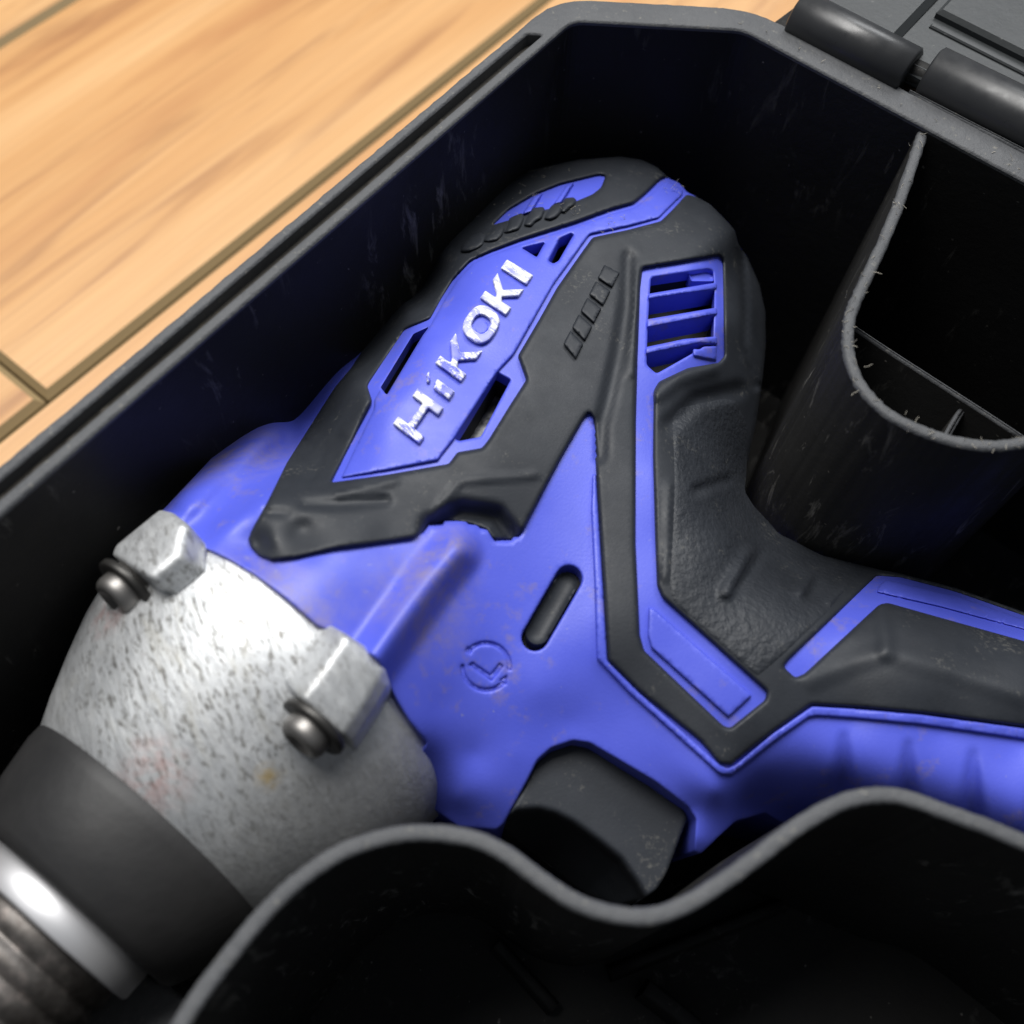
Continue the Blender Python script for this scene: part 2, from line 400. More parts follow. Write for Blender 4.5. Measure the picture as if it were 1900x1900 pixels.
# ------------------------------------------------------------------ floor: laminate planks
ZF = -95.0
aP = math.radians(54.9); eP = np.array([math.cos(aP), math.sin(aP)]); nP = np.array([-eP[1], eP[0]])
floor = empty('floor', (0, 0, ZF*S), kind='structure', label='orange wooden laminate floor under the case')
def plank_mesh(L, W, T=9., bv=1.8):
    V = []; 
    for (x0, y0, z) in ((0, 0, -T), (0, 0, -bv), (bv, bv, 0)):
        V += [(x0, y0, z), (L-x0, y0, z), (L-x0, W-y0, z), (x0, W-y0, z)]
    Fc = [(0, 3, 2, 1), (8, 9, 10, 11)]
    for k in (0, 4):
        for i in range(4): j = (i+1) % 4; Fc.append((k+i, k+j, k+4+j, k+4+i))
    me = bpy.data.meshes.new('plank'); me.from_pydata([tuple(np.array(v)*S) for v in V], [], Fc); me.materials.append(WOOD); me.materials.append(BEVEL); me.polygons.foreach_set('material_index', [0, 0]+[1]*8); me.update(); return me
d_lo = 173.4; d_hi = 287.2; gap = 0.7; PW = d_hi-d_lo
Lp = 620.; pm = plank_mesh(Lp-gap, PW-gap)
jx = at(40, 703, ZF)[:2]@eP
for r in range(-7, 6):
    sh = jx if r == 0 else jx+[210., 410., 95., 330.][r % 4]
    for k in range(-2, 3):
        a0 = sh+k*Lp
        if a0 > 900 or a0+Lp < -700: continue
        p = eP*(a0+gap/2)+nP*(d_lo+r*PW+gap/2)
        o = bpy.data.objects.new('plank', pm); link(o, floor); o.location = (p[0]*S, p[1]*S, 0); o.rotation_euler = (0, 0, aP)
mesh_obj('underlay', [(-1500, -1500, -9.2), (1500, -1500, -9.2), (1500, 1500, -9.2), (-1500, 1500, -9.2)], [(0, 1, 2, 3)], UNDER, floor, smooth=False)

# ------------------------------------------------------------------ tool case
case = empty('tool_case', (0, 0, 0), label='open black plastic tool case with scuffed grey rim on wooden floor', cat='case')
p1 = at(1062, 41, 0)[:2]; p2 = at(1379, 58, 0)[:2]
dA = p1-at(0, 959, 0)[:2]; dA /= np.linalg.norm(dA)
dB = at(1900, 339, 0)[:2]-p2; dB /= np.linalg.norm(dB)
inner = np.array([p1, p2, p2+dB*250, p2+dB*262-dA*12, p2+dB*262-dA*225, p1-dA*250+dB*12, p1-dA*238])
RW = 5.9
outer = offset_poly(inner, RW)
def loop(P, z): return [(p[0], p[1], z) for p in P]
inn = fillet(inner, 2.2, 5); out = fillet(outer, 6.5, 5)
draft = fillet(offset_poly(inner, -2.2), 4, 5); outd = fillet(offset_poly(outer, -2.0), 6.5, 5)
V = []; Fc = []; n = len(inn)
fine = 14
rows = [(inn, -.5)]+[(inn+(draft-inn)*t, -.5-(82)*t) for t in np.linspace(0, 1, fine)[1:]]+[(fillet(offset_poly(inner, -7), 7, 5), -88.)]
for P, z in rows: V += loop(P, z)
for k in range(len(rows)-1):
    for i in range(n): j = (i+1) % n; Fc.append((k*n+i, k*n+j, (k+1)*n+j, (k+1)*n+i))
Fc.append(tuple((len(rows)-1)*n+i for i in range(n)))
b0 = len(V); m = len(out)
for P, z in ((out, -.5), (outd, -93.)): V += loop(P, z)
for i in range(m): j = (i+1) % m; Fc.append((b0+i, b0+j, b0+m+j, b0+m+i))
Fc.append(tuple(b0+m+i for i in range(m)))
mesh_obj('tray', V, Fc, CASE, case, smooth=False)
def flat(z): return lambda u, v: np.full(np.shape(u), float(z))
def px(P, z=0.):
    u, v = proj(np.c_[np.asarray(P)[:, :2], np.full(len(P), z)]); return np.c_[u, v]
# channel running along the left rim
groove = (np.array([inner[0]-dA*a+nn*b for nn in [np.array([-dA[1], dA[0]])] for a, b in ((6.5, 1.9), (8, 4.1), (236, 4.1), (236, 1.9))]))
o = patch('rim', out, [RIM, GROOVE], case, flat(0), off=.4, bev=.5, e0=0, depth=2.5, holes=[(inn, .6, None, 0), (groove, 2.0, 1, .4)], grid=6, rnd=0, bstep=1.2, jit=.05, rings=(.4, 1.), mp=lambda u, v, z: np.c_[u, v, z])
# hinge
nB = np.array([-dB[1], dB[0]])
if nB@dA < 0: nB = -nB
def barrel(pa, pb, r, z, name, m, lab=None):
    a = np.r_[at(*pa, z)[:2], z]; b_ = np.r_[at(*pb, z)[:2], z]; L = np.linalg.norm(b_-a); N_ = (b_-a)/L; U_ = np.array([0, 0, 1.]); T_ = np.cross(N_, U_)
    return lathe(name, [(0, r*.55), (0, r-.5), (.4, r), (L-.4, r), (L, r-.5), (L, r*.55)], m, case, 40, (a, N_, T_, U_))
HINGE = mat('glossy_black_hinge', (.028, .029, .031), .30, build=lambda nt, b: nt.links.new(ramp(nt, noise(nt, coords(nt), 220, 6, .7), (.3, g(.24)), (.7, g(.44))), b.inputs['Roughness']))
barrel((1478, 28), (1688, 137), 4.4, 1.0, 'hinge_barrel', HINGE)
barrel((1722, 138), (2400, 472), 4.9, 1.0, 'hinge_barrel', HINGE)
barrel((1500, 39), (2500, 522), 2.2, 1.0, 'hinge_pin', CASE)
# ledge carrying the hinge on the tray
ra = at(1440, 30, 0)[:2]
V = []
for q in (0, 240):
    c = ra+dB*q
    V += [(*(c-nB*1.0), -1.2), (*(c+nB*15), -3.5), (*(c+nB*15), -9), (*(c-nB*1.0), -9)]
mesh_obj('hinge_ledge', V, [(0, 1, 2, 3), (4, 7, 6, 5), (0, 4, 5, 1), (1, 5, 6, 2), (2, 6, 7, 3), (3, 7, 4, 0)], CASE, case, smooth=False)
# lid folded back beyond the hinge, its inside showing
lid0 = at(1500, 22, 3)[:2]+nB*3.0
def lid_block(name, a0, a1, b0_, b1, z0_, z1, th, m=LID, bv=1.2):
    # a along hinge, b away from it, height z0_ at b0_, z1 at b1
    V = []; 
    for ins, dz in ((0, -th), (0, -bv), (bv, 0)):
        for a, b_ in ((a0+ins, b0_+ins), (a1-ins, b0_+ins), (a1-ins, b1-ins), (a0+ins, b1-ins)):
            p = lid0+dB*a+nB*b_; z = z0_+(z1-z0_)*(b_-b0_)/(b1-b0_); V.append((p[0], p[1], z+dz))
    Fc = [(0, 3, 2, 1), (8, 9, 10, 11)]+[(k+i, k+(i+1) % 4, k+4+(i+1) % 4, k+4+i) for k in (0, 4) for i in range(4)]
    return mesh_obj(name, V, Fc, m, case, smooth=False)
lid_block('lid', -2, 255, -3.5, 190, 3.0, 7, 3.)
lid_block('lid_panel', -1.5, 16.2, -3.0, 120, 4.4, 8.0, 2.6)
lid_block('lid_panel', 18.0, 255, 10.6, 120, 4.9, 7.6, 2.4, bv=.7)
lid_block('lid_rib', 18.6, 255, 7.6, 8.6, 3.7, 3.75, 1.5, bv=.25)
fl = np.array([at(1688, 168, .6)[:2], at(1900, 277, .6)[:2]]); fl = np.array([fl[0]+(fl[1]-fl[0])*t for t in np.linspace(0, 6, 40)])
thin_wall('hinge_flange', fl, .7, -5, .9, RIM, case, wob=.02)
# ------- dividers in the tray
FLZ = -88.
wpx = [(290, 1975), (330, 1905), (380, 1830), (450, 1740), (500, 1682), (560, 1627), (640, 1576), (730, 1549), (800, 1544), (880, 1556), (940, 1584), (1000, 1628), (1060, 1668), (1130, 1694), (1200, 1700), (1260, 1684), (1330, 1644), (1400, 1594), (1480, 1534), (1560, 1489), (1630, 1474), (1690, 1481), (1760, 1506), (1830, 1531), (1900, 1560), (2050, 1620), (2250, 1690)]
WZ = -4.
wxy = at(*np.array(wpx, float).T, WZ)[:, :2]
wxy = np.r_[[wxy[0]-dA*70-dB*4, wxy[0]-dA*30-dB*2], wxy, [wxy[-1]+dB*30, wxy[-1]+dB*80, wxy[-1]+dB*130]]
thin_wall('wavy_divider', smooth_line(wxy, 10), WZ, FLZ, 2.1, RIM, case, wob=.03)
ppx = [(1722, 222), (1708, 262), (1682, 340), (1650, 425), (1606, 520), (1582, 575), (1575, 625), (1582, 675), (1606, 722), (1650, 765), (1710, 795), (1770, 815), (1830, 824), (1890, 820), (1950, 800), (2050, 730), (2140, 640), (2200, 570), (2226, 532)]
pxy = smooth_line(at(*np.array(ppx, float).T, -.8)[:, :2], 10)
thin_wall('pocket_divider', pxy, -.8, FLZ, 1.9, RIM, case, wob=.05)
sxy = at(*np.array([(1584, 604), (1650, 648), (1740, 706), (1830, 764), (1900, 810)], float).T, -14)[:, :2]
thin_wall('pocket_rib', smooth_line(sxy, 3), -14, FLZ, 1.0, RIM, case)
r2 = at(*np.array([(1803, 738), (1788, 760), (1765, 800), (1755, 815)], float).T, -14)[:, :2]
thin_wall('pocket_rib', smooth_line(r2, 3), -16, FLZ, 1.2, RIM, case)
# saddle under the nose and low ribs on the tray floor
patch('nose_saddle', [(120, 1960), (175, 1850), (215, 1800), (262, 1806), (300, 1822), (340, 1848), (352, 1880), (330, 1960)], [RIM], case, flat(-48), off=1, bev=14, depth=38, grid=14, rnd=14)
lx = at(*np.array([(925, 1742), (1040, 1870)], float).T, -70)[:, :2]
thin_wall('floor_rib', np.linspace(lx[0], lx[1], 6), -83, FLZ, 2, CASE, case)
lx = at(*np.array([(1150, 1800), (1500, 1660)], float).T, -70)[:, :2]
thin_wall('floor_rib', np.linspace(lx[0], lx[1], 6), -84, FLZ, 2, CASE, case)
lx = at(*np.array([(1235, 1825), (1330, 1900), (1420, 1990)], float).T, -60)[:, :2]
thin_wall('floor_rib', smooth_line(lx, 4), -80, FLZ, 3, CASE, case)

# ------------------------------------------------------------------ impact driver
N = np.array([0.52186272, 0.84011964, -0.14784548]); N /= np.linalg.norm(N)
T = np.array([0.84945475, -0.52766147, 0]); U = np.cross(T, N); U = U if U[2] > 0 else -U
O = np.array([-46.33, 28.78, -36.76]); FR = (O, N, T, U)
tool = empty('impact_driver', (O[0]*S, O[1]*S, -86*S), label='violet-blue and black cordless impact driver lying on its side in the case', cat='impact driver')
tool_inv = Matrix.Translation(Vector((-O[0]*S, -O[1]*S, 86*S)))
case_prof = [(-8.6, 0.1), (-8.6, 21.0), (-8.0, 21.7), (-4, 24.0), (2, 27.0), (8, 29.7), (14, 31.7), (20.6, 33.0), (22, 32.6), (25, 30.2), (29, 28.5), (29, .1)]
cs = np.array(case_prof[1:-1]); Rf = lambda s: np.interp(s, cs[:, 0], cs[:, 1])
def lathe_z(u, v):
    u = np.ravel(np.asarray(u, float)); v = np.ravel(np.asarray(v, float)); out = np.empty(len(u)); k = np.linspace(120, 185, 660)
    for a in range(0, len(u), 1500):
        d = fw*F+(u[a:a+1500]-950)[:, None]*rt-(v[a:a+1500]-950)[:, None]*up; d = d/-d[:, 2:3]
        P = CAM+k[None, :, None]*d[:, None, :]; q = P-O; s = q@N; gg = np.hypot(q@T, q@U)-Rf(s)
        hit = gg < 0; i = np.where(hit.any(1), hit.argmax(1), gg.argmin(1)); ii = np.clip(i, 1, None); r_ = np.arange(len(i))
        g1, g0 = gg[r_, ii], gg[r_, ii-1]; t = np.where(hit.any(1), np.clip(g0/(g0-g1+1e-9), 0, 1), 1.)
        out[a:a+1500] = HC-(k[ii-1]+(k[ii]-k[ii-1])*t)
    return out
lathe_z_s = lathe_z
hc = lathe('hammer_case', case_prof, ALU, tool, 128, FR)
ctrl = []
for s_, R_ in ((20.6, 33.6), (27, 33.8), (33, 33.6)):
    for a_ in range(37 if s_ < 30 else 60, 151 if s_ < 30 else 120, 12):
        P = O+N*s_+R_*(math.cos(math.radians(a_))*T+math.sin(math.radians(a_))*U); u_, v_ = proj(P); ctrl.append((u_, v_, P[2]))
ctrl += [(400, 850, -26), (480, 785, -31), (540, 776, -35), (560, 740, -37), (640, 655, -41), (748, 553, -43),
 (533, 858, -19.5), (650, 690, -25.5), (750, 560, -28.5), (816, 475, -27), (879, 406, -27), (942, 339, -27), (1071, 300, -26.5), (1150, 293, -26.5), (1219, 314, -26), (1270, 357, -25.5), (1317, 383, -25.5), (1360, 430, -26.5),
 (1387, 480, -35), (1418, 600, -39), (1403, 787, -41), (1380, 890, -41), (1420, 968, -43), (1521, 1025, -44), (1632, 1057, -40), (1774, 1094, -40), (1900, 1138, -42), (2080, 1190, -43),
 (700, 850, -12.5), (770, 800, -13), (870, 650, -14.2), (965, 490, -16.2), (1060, 430, -18), (1150, 400, -19.8), (1235, 370, -22.8),
 (620, 900, -12), (480, 1010, -10.5), (560, 980, -10), (720, 980, -11.5),
 (700, 700, -17.5), (780, 590, -18.8), (850, 490, -20.3), (900, 430, -21.3), (960, 390, -21.8), (1050, 345, -22.5), (1150, 335, -23), (1200, 352, -23.3),
 (1050, 600, -15.9), (1000, 700, -15), (900, 880, -13.5), (1090, 500, -17.8), (1130, 700, -16.8), (1120, 560, -17.2), (1200, 440, -19.8), (1300, 425, -22), (1335, 455, -23),
 (1265, 590, -19.5), (1200, 600, -18.3), (1340, 580, -22.5), (1362, 600, -25.5), (1290, 720, -23), (1378, 720, -33),
 (1070, 830, -16.5), (1150, 900, -17.5), (1200, 900, -18), (1010, 960, -17), (1030, 1130, -20), (905, 1237, -21), (1000, 1280, -22.5), (1120, 1150, -19.5),
 (1160, 1200, -20.5), (1250, 1200, -21), (1340, 1380, -25), (1200, 1330, -24.3), (1060, 1340, -26), (960, 1400, -27), (880, 1400, -27.5), (850, 1480, -31.5), (915, 1535, -36), (775, 1430, -28), (780, 1478, -34), (820, 1510, -38), (840, 1420, -27.3),
 (1240, 800, -20.5), (1250, 1000, -19.5), (1320, 900, -26), (1350, 1000, -25), (1350, 1100, -22), (1450, 1100, -26), (1520, 1080, -33), (1400, 1250, -22),
 (1550, 1200, -24), (1650, 1082, -34), (1640, 1220, -22.8), (1760, 1240, -23.2), (1900, 1280, -24), (2080, 1320, -24.5), (1760, 1150, -29.5), (1900, 1190, -30.5),
 (1500, 1335, -25), (1584, 1335, -25.5), (1750, 1352, -26), (1900, 1374, -27), (2080, 1405, -28.5),
 (1420, 1420, -29), (1390, 1500, -41), (1470, 1480, -39), (1550, 1430, -29.2), (1650, 1470, -31.3), (1760, 1480, -30.3), (1900, 1540, -32), (2080, 1590, -41), (1330, 1470, -27.5), (1305, 1560, -34), (1230, 1440, -27.5), (1150, 1402, -27), (1285, 1500, -31), (1650, 1570, -52), (1900, 1640, -54), (1480, 1545, -54), (2080, 1700, -55)]
ZB = rbf(ctrl, .03)
sil = X('D', (0, 450), (150, 300), (240, 258), (380, 233), (430, 245), (455, 205))+[(553, 750)]+X('A', (185, 1520), (215, 1480), (320, 1420), (370, 1370), (380, 1320), (430, 1275), (500, 1220), (560, 1150), (620, 1090), (700, 1010), (775, 962))
back_l = X('A', (880, 860), (1000, 700), (1100, 580), (1200, 480), (1310, 350), (1400, 270))+X('B', (450, 200), (700, 147), (950, 127), (1080, 147), (1170, 190), (1240, 258))
back_r = X('B', (1395, 362), (1480, 408), (1560, 488), (1625, 560), (1645, 640), (1700, 720), (1770, 880), (1805, 1040), (1808, 1250), (1790, 1420), (1770, 1560), (1750, 1700))+X('H', (260, 1500), (245, 1620), (300, 1720), (380, 1810), (480, 1880))+X('I', (550, 170), (700, 250), (900, 300), (1050, 338), (1180, 362), (1500, 446), (1900, 588))+[(2080, 1190)]
trig_edge = X('J', (1830, 625), (1640, 478), (1400, 335), (1250, 247), (1150, 232), (1020, 277), (940, 347), (880, 467), (800, 617), (740, 727))
hous = [(290, 960)]+sil+back_l+X('B', (1300, 283), (1345, 338))+back_r+[(2080, 1700), (1900, 1640), (1650, 1570), (1480, 1545), (1420, 1508), (1365, 1523), (1332, 1553), (1300, 1584), (1288, 1580), (1292, 1520)]+trig_edge+\
 X('J', (700, 758), (480, 740), (380, 668), (228, 568), (213, 480), (228, 388), (262, 292), (293, 246))+[(760, 1338), (735, 1297), (720, 1265), (700, 1222), (646, 1186), (589, 1161), (530, 1110), (474, 1067), (430, 1040), (379, 1015), (347, 975)]
# text panel outline
pan_l = X('D', (680, 618), (920, 140), (892, 52))+X('A', (585, 1455), (790, 1148), (830, 1128), (945, 1080), (1010, 960), (1080, 850), (1180, 742), (1290, 690))
strip_l = X('B', (370, 618), (700, 513), (900, 440), (1035, 403), (1100, 350), (1190, 263), (1222, 244))
strip_r = X('B', (1342, 350), (1270, 430), (1190, 508), (1000, 558), (790, 603), (720, 700), (580, 900), (480, 1080), (350, 1300), (400, 1440), (310, 1580), (180, 1790), (140, 1840))
pan_r = X('D', (1420, 440), (1370, 508), (1000, 573))
panel = pan_l+strip_l+strip_r+pan_r
slots = [X('A', (652, 1485), (845, 1170), (935, 1128), (900, 1205), (722, 1508), (690, 1532)), X('A', (1092, 1788), (1332, 1392), (1418, 1440), (1242, 1775), (1115, 1800)),
         X('B', (378, 668), (508, 636), (462, 720)), X('B', (532, 742), (598, 612), (665, 582), (676, 592), (590, 742), (560, 758))]
ventp = X('B', (1132, 838), (1470, 787), (1500, 800), (1508, 900), (1500, 1235), (1430, 1255), (1165, 1405), (1106, 1352), (1115, 1100))
pill = []
c0, c1 = np.array(X('G', (492, 708))[0]), np.array(X('G', (292, 1055))[0]); ax_ = (c0-c1)/np.linalg.norm(c0-c1); pn = np.array([-ax_[1], ax_[0]])
for c_, a0_ in ((c0, 90), (c1, 270)):
    for a_ in np.linspace(a0_, a0_-180, 10): pill.append(c_+25*(math.cos(math.radians(a_))*ax_+math.sin(math.radians(a_))*pn))
# rotating-arrow L mark, cut in as grooves
mc = np.array([902., 1237.])
def arc(a0_, a1, r0=40.5, r1=47, n=14):
    th = np.radians(np.linspace(a0_, a1, n)); o_ = np.c_[np.cos(th), -np.sin(th)]
    return [tuple(mc+r1*p) for p in o_]+[tuple(mc+r0*p) for p in o_[::-1]]
marks = [arc(138, -8), arc(176, 318)]
marks += [X('D', (1468, 1612), (1480, 1585), (1512, 1600), (1500, 1625)), X('D', (1668, 1782), (1712, 1752), (1706, 1806))]
marks += [X('D', (1488, 1690), (1510, 1676), (1615, 1748), (1668, 1682), (1690, 1698), (1622, 1786))]
boss_f = ridge([(665, 1265), (735, 1165), (800, 1075), (845, 1022)], 58, 4.4)
lug_f0 = ridge([(300, 960), (400, 868), (505, 795)], 48, 3.2); lug_f1 = ridge([(365, 985), (450, 905), (540, 830)], 46, -2.6)
def lug_f(P): return lug_f0(P)+lug_f1(P)
def ribdent(a, b_, w0, w1, h):
    a = np.array(a, float); b_ = np.array(b_, float); d_ = b_-a; L2 = d_@d_
    def f(P):
        t = ((P-a)@d_)/L2; q = a+np.clip(t, 0, 1)[:, None]*d_; r = np.linalg.norm(P-q, axis=1); wd = w0+(w1-w0)*np.clip(t, 0, 1)
        return -h*np.clip(.15+t, 0, 1)*(.5+.5*np.cos(np.pi*np.clip(r/wd, 0, 1)))
    return f
hfe = [boss_f, lug_f, ribdent((1566, 1365), (1562, 1470), 14, 36, 2.6), ribdent((1686, 1380), (1680, 1500), 14, 38, 2.8), ribdent((1806, 1398), (1800, 1530), 14, 40, 2.8), ribdent((1930, 1420), (1925, 1550), 14, 40, 2.8)]
RUBF = []
def sunk(P):
    d_ = sum(f(P) for f in RUBF); return np.where(inside(P, RUBP), np.minimum(d_, 0)-.35*(d_ < -.3), 0)
def build_housing(): return patch('housing', hous, [BLUE, VOID, BLUE, STATOR], tool, ZB, off=.25, bev=5, e0=0, grid=8.5, rnd=5, bottom=-80, shrink=.06, feats=hfe+[sunk],
      holes=[(slots[0], 9, 1, 3), (slots[1], 7, 3, 3), (slots[2], 8, 1, 3), (slots[3], 8, 1, 3), (ventp, 8, 1, 6), (pill, 2.6, 1, 0)]+[(m_, .22, 2, 1.5) for m_ in marks])
# raised logo plate
def inset(poly, d):
    P = densify(fillet(poly, 3), 12); return offset_poly(P, -d)
plate = X('D', (735, 592), (930, 185))+[(694, 742), (706, 722)]+X('A', (690, 1530), (900, 1180), (945, 1120), (1030, 965), (1100, 855), (1195, 755), (1300, 705), (1480, 640))+X('B', (380, 640), (690, 535), (905, 462), (1040, 425), (1110, 372), (1200, 285), (1235, 268), (1320, 325), (1322, 352), (1255, 415), (1180, 490), (1000, 538), (775, 585), (700, 690), (560, 885), (455, 1070), (330, 1290))+X('A', (1340, 1395), (1085, 1790))+X('D', (1330, 455), (1310, 488), (1000, 548))
logo = patch('logo_plate', plate, [BLUE, VOID], tool, ZB, off=.95, bev=5, e0=.3, grid=8, rnd=4, depth=1.2, holes=[(slots[2], 2.0, None, 3), (slots[3], 2.0, None, 3)])
# lettering: worn white raised letters
q00, q10, q01, q11 = [np.array(X('A', p)[0]) for p in ((880, 1820), (1552, 825), (724, 1700), (1398, 728))]
def tx(a, b_): return tuple((1-a)*(1-b_)*q00+a*(1-b_)*q10+(1-a)*b_*q01+a*b_*q11)
def letter(pts, holes=(), lab=None): 
    o_ = patch('letter', [tx(*p) for p in pts], [WHITE, BLUE], logo, ZB, off=1.75, bev=3.2, e0=.62, grid=5, rnd=2.0, bstep=4, depth=.9, holes=[([tx(*p) for p in h], .8, 1, 2) for h in holes], rings=(.5, 1.))
    o_['label'] = lab
sw = .047
letter([(0, 0), (sw, 0), (sw, .38), (.168, .38), (.168, 0), (.215, 0), (.215, 1), (.168, 1), (.168, .62), (sw, .62), (sw, 1), (0, 1)], lab='worn white raised letter H')
letter([(.262, 0), (.312, 0), (.312, .66), (.285, .66), (.262, .60)], lab='worn white raised stem of letter i')
letter([(.262, .86), (.285, .80), (.318, 1.0), (.300, 1.02)], lab='small white raised dot of letter i')
def kk(a, wd, lab):
    letter([(a, 0), (a+sw, 0), (a+sw, .36), (a+wd*.42, .44), (a+wd*.72, 0), (a+wd, 0), (a+wd*.62, .54), (a+wd*.98, 1), (a+wd*.70, 1), (a+sw+.01, .62), (a+sw, .62), (a+sw, 1), (a, 1)], lab=lab)
kk(.368, .186, 'worn white raised letter K after the i'); kk(.760, .158, 'worn white raised letter K before the final I')
def ring(a, b_, ra_, rb, n=26, pw=2.6):
    o_ = []
    for t in np.linspace(0, 2*np.pi, n, endpoint=False):
        c_, s_ = math.cos(t), math.sin(t); o_.append((a+ra_*math.copysign(abs(c_)**(2/pw), c_), b_+rb*math.copysign(abs(s_)**(2/pw), s_)))
    return o_
letter(ring(.657, .5, .093, .52), [ring(.657, .5, .045, .27, 18)], lab='worn white raised letter O')
letter([(.940, 0), (.998, 0), (.998, 1), (.940, 1)], lab='worn white raised final letter I')

# black rubber overmould, one C-shaped piece round the logo panel, over the back and down the handle
tip = X('D', (1790, 928), (1740, 960), (1632, 952), (1590, 892), (1480, 857), (1350, 852), (1250, 882), (1170, 945), (1000, 970), (700, 1010), (480, 1060), (330, 1080), (250, 1050), (205, 1000), (190, 950), (220, 880), (300, 740), (420, 500), (560, 280), (700, 60))+X('A', (480, 1370), (620, 1150), (700, 1060), (775, 968))
strap = X('I', (1900, 1265), (1300, 1185), (900, 1150), (650, 1135), (610, 1165), (420, 1300), (180, 1490), (110, 1480), (0, 1350))[::1]
vleft = X('G', (900, 1370), (720, 1190), (690, 700), (665, 300), (648, 0))+X('B', (812, 1890), (800, 1670), (770, 1632), (740, 1670))+X('G', (450, 0), (370, 150), (240, 400))
rub = back_r[:-1]+[(2080, 1192), (2080, 1384)]+strap+vleft+tip+back_l+[X('B', (1215, 250))[0]]+strip_l[::-1][1:]+pan_l[::-1]+pan_r[::-1]+strip_r[::-1]
vh = X('B', (1085, 785), (1535, 712), (1555, 740), (1565, 1300), (1530, 1340), (1350, 1370), (1180, 1450), (1150, 1500), (1145, 1890))+X('G', (1000, 500), (1010, 750), (1040, 820), (1655, 1372), (1645, 1420), (1440, 1585), (1400, 1572), (935, 1130), (910, 1040), (885, 500))+X('B', (1045, 1700), (1055, 1300), (1070, 900))
hs = X('I', (1035, 372), (1180, 384), (1500, 468), (1900, 608))+[(2060, 1196), (2060, 1238)]+X('I', (1900, 758), (1400, 618), (1100, 533), (1050, 543), (1000, 588), (610, 950), (555, 973), (488, 910), (520, 868))
bw = X('B', (205, 530), (300, 440), (450, 352), (600, 292), (830, 236), (866, 243), (840, 310), (790, 350), (690, 392), (600, 420), (470, 450), (330, 492))
rf = [ridge(X('B', (1010, 720), (992, 1000), (940, 1300), (880, 1560), (842, 1700), (835, 1890)), 22, -1.1), ridge(X('B', (1035, 690), (1040, 1000), (1020, 1400)), 14, .5),
      ridge(X('D', (520, 745), (700, 745), (1000, 725)), 16, -1.0), ridge(X('D', (300, 790), (420, 800)), 10, -.7), ridge(X('D', (720, 690), (880, 650), (1060, 610)), 9, .5),
      ridge(X('D', (1280, 880), (1450, 800), (1640, 830), (1720, 930)), 34, -3.2), ridge(X('D', (1230, 860), (1440, 610), (1880, 575)), 9, .5, 'tri'),
      ridge(X('I', (660, 990), (900, 880), (1090, 820), (1400, 915), (1900, 1080)), 26, .5, 'tri'), ridge(X('I', (1060, 560), (1080, 700), (1090, 820)), 22, .8, 'tri'),
      ridge(X('I', (150, 470), (280, 240)), 20, 1.8), ridge(X('I', (225, 440), (345, 260)), 18, -1.2), ridge(X('I', (585, 470), (630, 390)), 16, 1.5), ridge(X('I', (640, 500), (690, 420)), 16, -1.1), ridge(X('I', (760, 520), (850, 440)), 12, .8),
      ridge(X('G', (1240, 190), (1420, 130)), 16, -1.6), ridge(X('G', (1080, 150), (1070, 500), (1060, 700)), 10, .7, 'tri'),
      ridge(X('B', (1180, 1530), (1300, 1440), (1500, 1380)), 20, .7), ridge(X('B', (1250, 1700), (1400, 1560), (1640, 1500)), 26, -1.4),
      ridge(X('B', (1670, 680), (1690, 1000), (1680, 1250), (1750, 1480)), 10, -1.6, 'tri'), ridge(X('A', (1080, 660), (1215, 715)), 6, -.5, 'tri'),
      ridge(X('A', (560, 1560), (440, 1740)), 18, .7), ridge(X('D', (520, 370), (590, 420)), 8, -.8), ridge(X('D', (470, 460), (540, 520)), 8, -.8), ridge(X('D', (640, 400), (600, 520), (540, 620)), 9, -.7)]
RUBF = rf; RUBP = densify(fillet(rub, 5), 7); build_housing()
patch('rubber_overmould', rub, [RUBBER], tool, ZB, off=1.5, bev=9, e0=.25, grid=8.5, rnd=5, depth=2.4, holes=[(vh, 1.8, None, 5), (hs, 1.8, None, 6), (bw, 1.8, None, 5)], feats=rf)
# grained grip skin
gp = X('G', (1010, 0), (1080, 0), (1110, 120), (1095, 420), (1070, 780), (1090, 850), (1600, 1300), (1760, 1190), (1880, 1060))+X('I', (740, 600), (860, 450))+X('I', (900, 330), (700, 275), (560, 195), (460, 140), (350, 60))+X('H', (300, 1760), (265, 1640), (280, 1510), (330, 1300))+X('B', (1560, 1560), (1300, 1600), (1180, 1700))
gp = X('B', (1255, 1660), (1300, 1600), (1560, 1545), (1640, 1560), (1700, 1700))+X('H', (270, 1500), (258, 1620), (310, 1705), (400, 1800))+X('I', (470, 140), (560, 180), (720, 258), (880, 302), (960, 345), (860, 450), (740, 600), (480, 850))+X('G', (1600, 1290), (1105, 850), (1080, 780), (1100, 420), (1110, 120))
patch('grip_skin', gp, [GRIPR], tool, ZB, off=1.75, bev=14, e0=.80, grid=8.5, rnd=8, depth=1.0, feats=rf)
# blue lip edging the strap and handle
lipo = [(1099, 880)]+X('G', (622, 300), (640, 700), (655, 1180), (840, 1375), (1370, 1850))+X('I', (130, 1545), (190, 1545), (440, 1345), (640, 1205), (690, 1198), (900, 1212), (1300, 1250), (1900, 1335))+[(2080, 1408), (2080, 1386)]
lipi = X('G', (665, 300), (690, 700), (720, 1190), (900, 1370), (1385, 1805), (1425, 1822), (1470, 1802))+X('I', (420, 1302), (620, 1163), (655, 1140), (900, 1153), (1300, 1188), (1900, 1268))
patch('housing_lip', lipo+lipi[::-1]+[(1106, 880)], [BLUE], tool, ZB, off=1.15, bev=4, e0=.3, grid=8, rnd=3, depth=1.2, rings=(.5, 1.))
